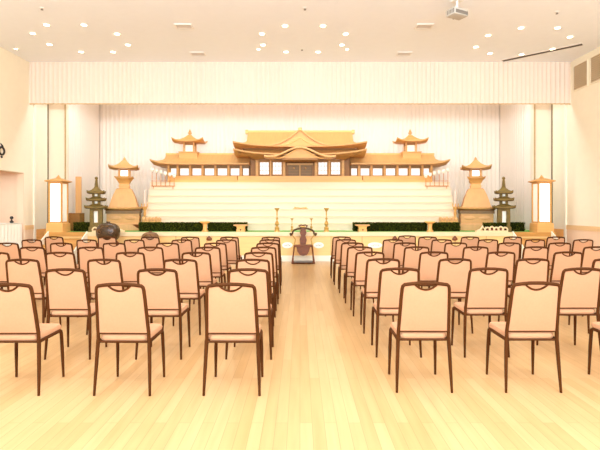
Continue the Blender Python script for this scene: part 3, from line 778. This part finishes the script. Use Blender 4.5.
# wooden box with upright board (left)
dd = 14.84; bm = nb(); box(bm, X(71.2, dd), X(82.2, dd), dd - .17, dd + .17, ST, Z(213, dd), .01)
tag(obj('wooden_box', bm, M['gold_dark'], None), 'brown wooden box behind the leftmost hedge', 'box')
dd = 14.84; bm = nb(); box(bm, X(75.8, dd), X(81.3, dd), dd - .03, dd + .03, Z(213, dd) + .001, Z(176.6, dd), .006)
tag(obj('upright_board', bm, M['pinkwood'], None), 'tall pink upright board standing on the brown wooden box', 'board')

# candle stands at the inner side of the towers
for sgn, side in ((-1, 'left'), (1, 'right')):
    dd = 14.86; sd = S(dd)
    t = thing('candle_stand', 'pale candle in a gilt forked holder on the inner side of the %s tower' % side, 'candle', (sgn * 155.2 * sd, dd, ST), 0, 'tall candle stands')
    def z(py): return Z(py, dd) - ST
    bm = nb(); lathe(bm, [(.06, 0), (.06, .02), (.03, .05), (.025, z(216)), (.05, z(214)), (.03, z(211)), (.07, z(208.5)), (.08, z(207)), (.03, z(206.5))], n=14); obj('stand', bm, M['gold'], t, True)
    bm = nb()
    for q in (-1, 0, 1): tube(bm, [(0, -.03, z(209)), (q * .085, -.03, z(206.5)), (q * .09, -.03, z(203.5))], .016, 6)
    obj('fork', bm, M['gold'], t, True)
    bm = nb(); lathe(bm, [(.036, z(206.5)), (.036, z(192)), (.026, z(191)), (.004, z(190))], n=12); obj('candle', bm, M['candle'], t, True)
# scalloped wave rails
for sgn, side in ((-1, 'left'), (1, 'right')):
    dd = 14.71; sd = S(dd)
    t = thing('wave_rail', 'low carved wooden wave rail behind the hedge, beside the %s tower' % side, 'ornament', (sgn * 148.5 * sd, dd, ST), 0, 'carved wave rails')
    def z(py): return Z(py, dd) - ST
    bm = nb(); box(bm, -9.5 * sd, 9.5 * sd, -.02, .02, 0, z(219.5), .004); obj('board', bm, M['orange'], t)
    bm = nb()
    for k in range(6):
        x = (-8 + k * 3.2) * sd; bmesh.ops.create_uvsphere(bm, u_segments=12, v_segments=8, radius=1, matrix=Matrix.Translation((x, 0, z(219.3))) @ Matrix.Diagonal((1.9 * sd, .04, (2.8 if k % 2 == 0 else 2.1) * sd, 1)))
    obj('scallops', bm, M['pinkwood'], t, True)

# ------------------------------------------------------------------ hedges
def hedge(px0, px1, dd, label, pytop=222.3, dep=.22):
    x0, x1 = X(px0, dd), X(px1, dd); L = x1 - x0; H = Z(pytop, dd) - ST
    t = thing('box_hedge', label, 'hedge', ((x0 + x1) / 2, dd + dep / 2, ST), 0, 'low hedges along the stage edge')
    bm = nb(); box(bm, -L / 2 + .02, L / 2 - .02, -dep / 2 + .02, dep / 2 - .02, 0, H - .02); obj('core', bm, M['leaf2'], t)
    bm = nb()
    for i in range(int(1100 * L)):
        f = random.random()
        if f < .62: p = Vector((random.uniform(-L / 2, L / 2), -dep / 2 + random.uniform(0, .03), random.uniform(.01, H)))
        elif f < .86: p = Vector((random.uniform(-L / 2, L / 2), random.uniform(-dep / 2, dep / 2), H - random.uniform(0, .02)))
        else: p = Vector((random.choice((-1, 1)) * (L / 2 - random.uniform(0, .02)), random.uniform(-dep / 2, dep / 2), random.uniform(.01, H)))
        a = Vector((random.uniform(-1, 1), random.uniform(-1, .3), random.uniform(-1, 1))).normalized(); b = a.orthogonal().normalized()
        s = random.uniform(.014, .024)
        vs = [bm.verts.new(q) for q in (p - a * s, p + b * s * .5, p + a * s, p - b * s * .5)]
        for v in vs: v.co.z = max(.003, v.co.z)
        bm.faces.new(vs)
    obj('leaves', bm, M['leaf'], t)
hedge(73, 88.3, 14.35, 'short dark green hedge at the far left of the stage')
hedge(138.5, 203, 14.35, 'long dark green hedge left of the altar, nearer the left tower')
hedge(207.3, 247, 14.35, 'dark green hedge at the left front corner of the altar')
hedge(353.3, 427.5, 14.35, 'long dark green hedge at the right front of the altar')
hedge(432.8, 460.6, 14.35, 'short dark green hedge beside the right lantern tower')
hedge(483.5, 507.5, 13.95, 'dark green hedge around the foot of the right pagoda', 222.6, .1)
hedge(511, 525.5, 14.35, 'short dark green hedge between right pagoda and right paper lantern')

# flared pedestals
for px, w_, yt, dd, lab in ((205, 5.3, 221.2, 14.16, 'slender flared wooden pedestal between the two left hedges'), (430, 5.3, 221.2, 14.16, 'slender flared wooden pedestal between the two right hedges')):
    sd = S(dd); H = Z(yt, dd) - ST
    bm = nb(); lathe(bm, [(3.4 * sd, 0), (3.4 * sd, .02), (2.2 * sd, .05), (1.9 * sd, H * .5), (2.4 * sd, H * .75), (w_ * sd, H * .9), (w_ * sd, H - .01), (w_ * .9 * sd, H)], n=20)
    o = tag(obj('flared_pedestal', bm, M['orange'], None, True), lab, 'pedestal', 'flared wooden pedestals'); o.location = (X(px, dd), dd, ST)
for px, lab in ((241, 'short wide flared stand in front of the left hedge end'), (362.3, 'short wide flared stand in front of the right hedge end')):
    dd = 14.12; sd = S(dd); H = Z(224.6, dd) - ST
    t = thing('offering_stand', lab, 'stand', (X(px, dd), dd, ST), 0, 'short offering stands')
    bm = nb(); loft(bm, [rect_ring(4 * sd, 4 * sd, 0, 0, 2), rect_ring(4 * sd, 4 * sd, H * .35, 0, 2), rect_ring(3.6 * sd, 3.6 * sd, H * .4, 0, 2), rect_ring(4 * sd, 4 * sd, H * .75, 0, 2), rect_ring(6.6 * sd, 5 * sd, H * .86, 0, 2)]); obj('body', bm, M['orange'], t)
    bm = nb(); box(bm, -7 * sd, 7 * sd, -5.2 * sd, 5.2 * sd, H * .86, H, .004); obj('tray', bm, M['pinkwood'], t)
    bm = nb(); bmesh.ops.create_uvsphere(bm, u_segments=10, v_segments=6, radius=.022, matrix=Matrix.Translation((0, -4 * sd - .003, .06))); obj('knob', bm, M['black'], t, True)

# altar vases / candlesticks at the front centre
def candlestick(px, ytop, dd, k, lab, nm, grp):
    H = Z(ytop, dd) - ST
    t = thing(nm, lab, nm.replace('_', ' '), (X(px, dd), dd, ST), 0, grp)
    bm = nb(); r = k
    lathe(bm, [(.085 * r, 0), (.085 * r, .02 * H), (.06 * r, .10 * H), (.075 * r, .16 * H), (.03 * r, .24 * H)], n=16); obj('foot', bm, M['brass'], t, True)
    bm = nb(); lathe(bm, [(.03 * r, .24 * H), (.065 * r, .32 * H), (.045 * r, .42 * H), (.015 * r, .47 * H), (.038 * r, .56 * H), (.012 * r, .64 * H), (.022 * r, .72 * H), (.02 * r, .84 * H)], n=16); obj('stem', bm, M['brass'], t, True)
    bm = nb(); lathe(bm, [(.02 * r, .84 * H), (.05 * r, .93 * H), (.085 * r, .985 * H), (.085 * r, H), (.03 * r, .97 * H)], n=16); obj('cup', bm, M['brass'], t, True)
candlestick(277, 208, 14.1, 1.0, 'tall brass altar vase with flared mouth, left of the priest chair', 'altar_vase', 'tall altar vases')
candlestick(326.4, 208, 14.1, 1.0, 'tall brass altar vase with flared mouth, right of the priest chair', 'altar_vase', 'tall altar vases')
candlestick(292, 218.3, 14.1, .62, 'small brass candlestick behind the left arm of the priest chair', 'candlestick', 'small candlesticks')
candlestick(311.3, 218.3, 14.1, .62, 'small brass candlestick behind the right arm of the priest chair', 'candlestick', 'small candlesticks')
t = thing('incense_burner', 'small gilt incense burner on the stage edge behind the priest chair', 'incense burner', (X(303, 14.05), 14.05, ST))
bm = nb(); lathe(bm, [(.05, .0), (.06, .02), (.10, .05), (.11, .10), (.08, .13), (.09, .14)], n=16); obj('bowl', bm, M['brass'], t, True)
bm = nb()
for q in (-1, 1): tube(bm, [(q * .1, 0, .08), (q * .15, 0, .11), (q * .14, 0, .16)], .012, 6)
obj('handle', bm, M['brass'], t, True)
bm = nb(); lathe(bm, [(.09, .14), (.06, .17), (.02, .18), (.02, .2), (.004, .21)], n=14); obj('lid', bm, M['brass'], t, True)

# oval plaques with brush marks
for px, w_, lab in ((287.3, 5.2, 'white oval plaque on the stage front, left of the priest chair'), (318.6, 5.2, 'white oval plaque on the stage front, right of the priest chair'), (375, 7.2, 'white oval plaque on the stage front behind the right chairs')):
    dd = SF; sd = S(dd); zc_ = Z(245.2, dd)
    t = thing('oval_plaque', lab, 'plaque', (X(px, dd), SF - .001, zc_), 0, 'oval plaques on the stage front')
    bm = nb(); lathe(bm, [(1, 0), (1, .012), (.94, .016)], n=28)
    bmesh.ops.scale(bm, vec=(w_ * sd, 3.0 * sd, 1), verts=bm.verts); bmesh.ops.rotate(bm, cent=(0, 0, 0), matrix=Matrix.Rotation(PI / 2, 3, 'X'), verts=bm.verts)
    obj('plate', bm, M['plaque'], t)
    bm = nb(); rnd = random.Random(int(px))
    for k in range(5):
        x = (-.5 + k * .25) * w_ * sd * .9; y = -.0185
        tube(bm, [(x - .014, y, rnd.uniform(-.01, .02)), (x + .004, y, rnd.uniform(-.02, .03)), (x + .016, y, rnd.uniform(-.03, .0))], .005, 5)
    obj('brush_marks', bm, M['ink'], t)
# small carved drops on the stage front
for px, lab in ((209, 'small carved brown ornament on the stage front, left half'), (395, 'small carved brown ornament on the stage front, right half, inner one'), (455, 'small carved brown ornament on the stage front, right half, outer one')):
    dd = SF - .05; zc_ = Z(238.4, dd)
    bm = nb(); lathe(bm, [(.012, .075), (.03, .05), (.075, 0), (.085, -.03), (.05, -.06), (.0, -.065)], n=14, sy=.5)
    o = tag(obj('carved_ornament', bm, M['brown'], None, True), lab, 'ornament', 'carved knobs on the stage front'); o.location = (X(px, dd), SF - .042, zc_)

# carved cream relief pieces by the pagodas
for sgn, side in ((1, 'right'), (-1, 'left')):
    dd = 13.86; sd = S(dd)
    t = thing('carved_relief', 'low cream carved scroll piece in front of the %s pagoda' % side, 'ornament', (sgn * 191.5 * sd, dd, ST), 0, 'cream scroll carvings')
    bm = nb(); box(bm, -16 * sd, 16 * sd, -.05, .05, 0, .045, .008); obj('base', bm, M['fascia'], t)
    bm = nb()
    for k in range(5):
        x = (-4 + k * 4.4) * sd * sgn
        tube(bm, [(x + .075 * math.cos(a), 0, .05 + (.085 + .02 * (k % 2)) * math.sin(a)) for a in [PI * q / 8 for q in range(9)]], .024, 8)
    tube(bm, [(-sgn * 14 * sd, 0, .05), (-sgn * 11 * sd, 0, .075), (-sgn * 9 * sd, 0, .17), (-sgn * 7 * sd, 0, .09), (-sgn * 5.5 * sd, 0, .15)], [.02, .026, .03, .026, .02], 8)
    obj('scroll', bm, M['fascia'], t, True)
    bm = nb(); box(bm, -4.5 * sd if sgn > 0 else -14 * sd, 14 * sd if sgn > 0 else 4.5 * sd, .015, .03, .045, .11); obj('backing', bm, M['brown'], t)

# ------------------------------------------------------------------ wooden drums in front of the stage
def mokugyo(px, py, r_px, lab, m, dd=13.2):
    sd = S(dd); r = r_px * sd; zc_ = Z(py, dd)
    t = thing('wooden_drum', lab, 'drum', (X(px, dd), dd, 0), 0, 'round wooden drums before the stage')
    bm = nb(); bmesh.ops.create_uvsphere(bm, u_segments=28, v_segments=18, radius=1)
    for v in bm.verts:
        x, y, z = v.co
        f = 1.0 / max(.55, (abs(x) ** 2.6 + abs(y) ** 2.6 + abs(z) ** 2.6) ** (1 / 2.6)) * .93
        v.co = Vector((x * r * f, y * r * .8 * f, zc_ + r * .86 * z * f))
    obj('body', bm, m, t, True)
    bm = nb(); zt = zc_ - r * .25
    tube(bm, [(r * .80 * math.cos(a) * 1.02, -r * .66 * math.sin(a) - .02, zt - .04) for a in [PI * (.12 + .76 * q / 12) for q in range(13)]], r * .05, 6); obj('slit', bm, M['black'], t, True)
    bm = nb()
    def on(u, v): return (r * u, -r * .8 * math.sqrt(max(.02, 1 - u * u - v * v)) - .002, zc_ + r * .86 * v)
    for q in (-1, 1):
        tube(bm, [on(q * (.42 + .05 * k / 2 * math.cos(k * .7)), .1 + .05 * k / 2 * math.sin(k * .7)) for k in range(12)], r * .03, 6)
        tube(bm, [on(q * (.12 + .06 * k), .62 - .012 * k * k) for k in range(7)], r * .03, 6)
    obj('carved_scroll', bm, M['drum2'] if m is M['drum'] else M['drum'], t, True)
    bm = nb(); tube(bm, [(-.14 * r, 0, zc_ + r * .76), (-.12 * r, 0, zc_ + r * .84), (.12 * r, 0, zc_ + r * .84), (.14 * r, 0, zc_ + r * .76)], r * .07, 8); obj('top_handle', bm, m, t, True)
    zc2 = zc_ - r * .80
    bm = nb(); lathe(bm, [(r * .6, zc2 - .12), (r * .85, zc2 - .09), (r * .9, zc2 - .04), (r * .7, zc2 + .02), (r * .3, zc2 + .03)], n=24); obj('cushion', bm, M['cushion'], t, True)
    bm = nb(); box(bm, -r * .8, r * .8, -r * .7, r * .7, zc2 - .16, zc2 - .12, .01); obj('stand_top', bm, M['brown'], t)
    for a in (-1, 1):
        for b in (-1, 1):
            bm = nb(); x, y = a * r * .68, b * r * .58; box(bm, x - .025, x + .025, y - .025, y + .025, 0, zc2 - .16); obj('leg', bm, M['brown'], t)
mokugyo(108.2, 232.4, 12.0, 'large dark round wooden drum on a stand left of centre', M['drum'])
mokugyo(150.2, 239.4, 9.2, 'smaller brown round wooden drum on a stand before the left hedge', M['drum2'])

# ------------------------------------------------------------------ priest's folding chair facing the hall
dd = 13.3; sd = S(dd)
t = thing('priest_chair', 'carved reddish brown priest folding chair at the end of the aisle', 'chair', (X(303.2, dd), dd, 0))
def z(py): return Z(py, dd)
W = 12.5 * sd
# horse-shoe arm rail, ends curled
bm = nb(); pts = []
for q in range(17):
    a = PI * q / 16; pts.append((W * .86 * math.cos(a), .10 - .30 * (1 - math.sin(a)) + .08, z(233.5) + (z(228.6) - z(233.5)) * math.sin(a) ** .7))
pts = [(W * 1.0, -.16, z(234.2))] + pts + [(-W * 1.0, -.16, z(234.2))]
tube(bm, pts, [.05] + [.028] * 17 + [.05], 8); obj('arm_rail', bm, M['drum'], t, True)
bm = nb(); tube(bm, [(-.13, .19, z(226.2)), (-.06, .19, z(225.2)), (0, .19, z(225.6)), (.06, .19, z(225.2)), (.13, .19, z(226.2))], .018, 8)
for q in (-1, 1): tube(bm, [(q * .1, .19, z(226)), (q * .08, .19, z(229))], .014, 6)
obj('head_rail', bm, M['brown'], t, True)
bm = nb(); prism(bm, [(-.07, z(246)), (.07, z(246)), (.10, z(240)), (.06, z(236)), (.10, z(233)), (.05, z(228.4)), (-.05, z(228.4)), (-.10, z(233)), (-.06, z(236)), (-.10, z(240))], .15, .18); obj('back_splat', bm, M['brown'], t)
bm = nb(); box(bm, -W * .72, W * .72, -.16, .16, z(246.6), z(244.8), .01); obj('seat', bm, M['brown'], t)
bm = nb(); prism(bm, [(-.19, z(246.6)), (.19, z(246.6)), (.16, z(251)), (.10, z(254.5)), (0, z(255.5)), (-.10, z(254.5)), (-.16, z(251))], -.13, -.11); obj('seat_apron', bm, M['brown'], t)
for s in (-1, 1):
    bm = nb(); tube(bm, [(s * W * .95, -.15, z(233.5)), (s * W * .62, -.13, z(239)), (s * W * .72, -.14, z(245))], .018, 8); obj('arm_post', bm, M['brass'], t, True)
    bm = nb(); tube(bm, [(s * W * .70, -.2, z(245)), (s * W * .78, .0, z(254)), (s * W * .84, .20, .022)], .022, 8); obj('leg', bm, M['brown'], t, True)
    bm = nb(); tube(bm, [(s * W * .70, .2, z(245)), (s * W * .78, .0, z(254)), (s * W * .88, -.20, .022)], .022, 8); obj('leg', bm, M['brown'], t, True)
bm = nb()
for yy_ in (-.2, .2): tube(bm, [(-W * .92, yy_, .022), (W * .92, yy_, .022)], .022, 8)
obj('foot_rail', bm, M['brown'], t, True)
bm = nb(); box(bm, -W * .74, W * .74, -.30, -.14, .045, .09, .01); obj('footrest', bm, M['grey'], t)
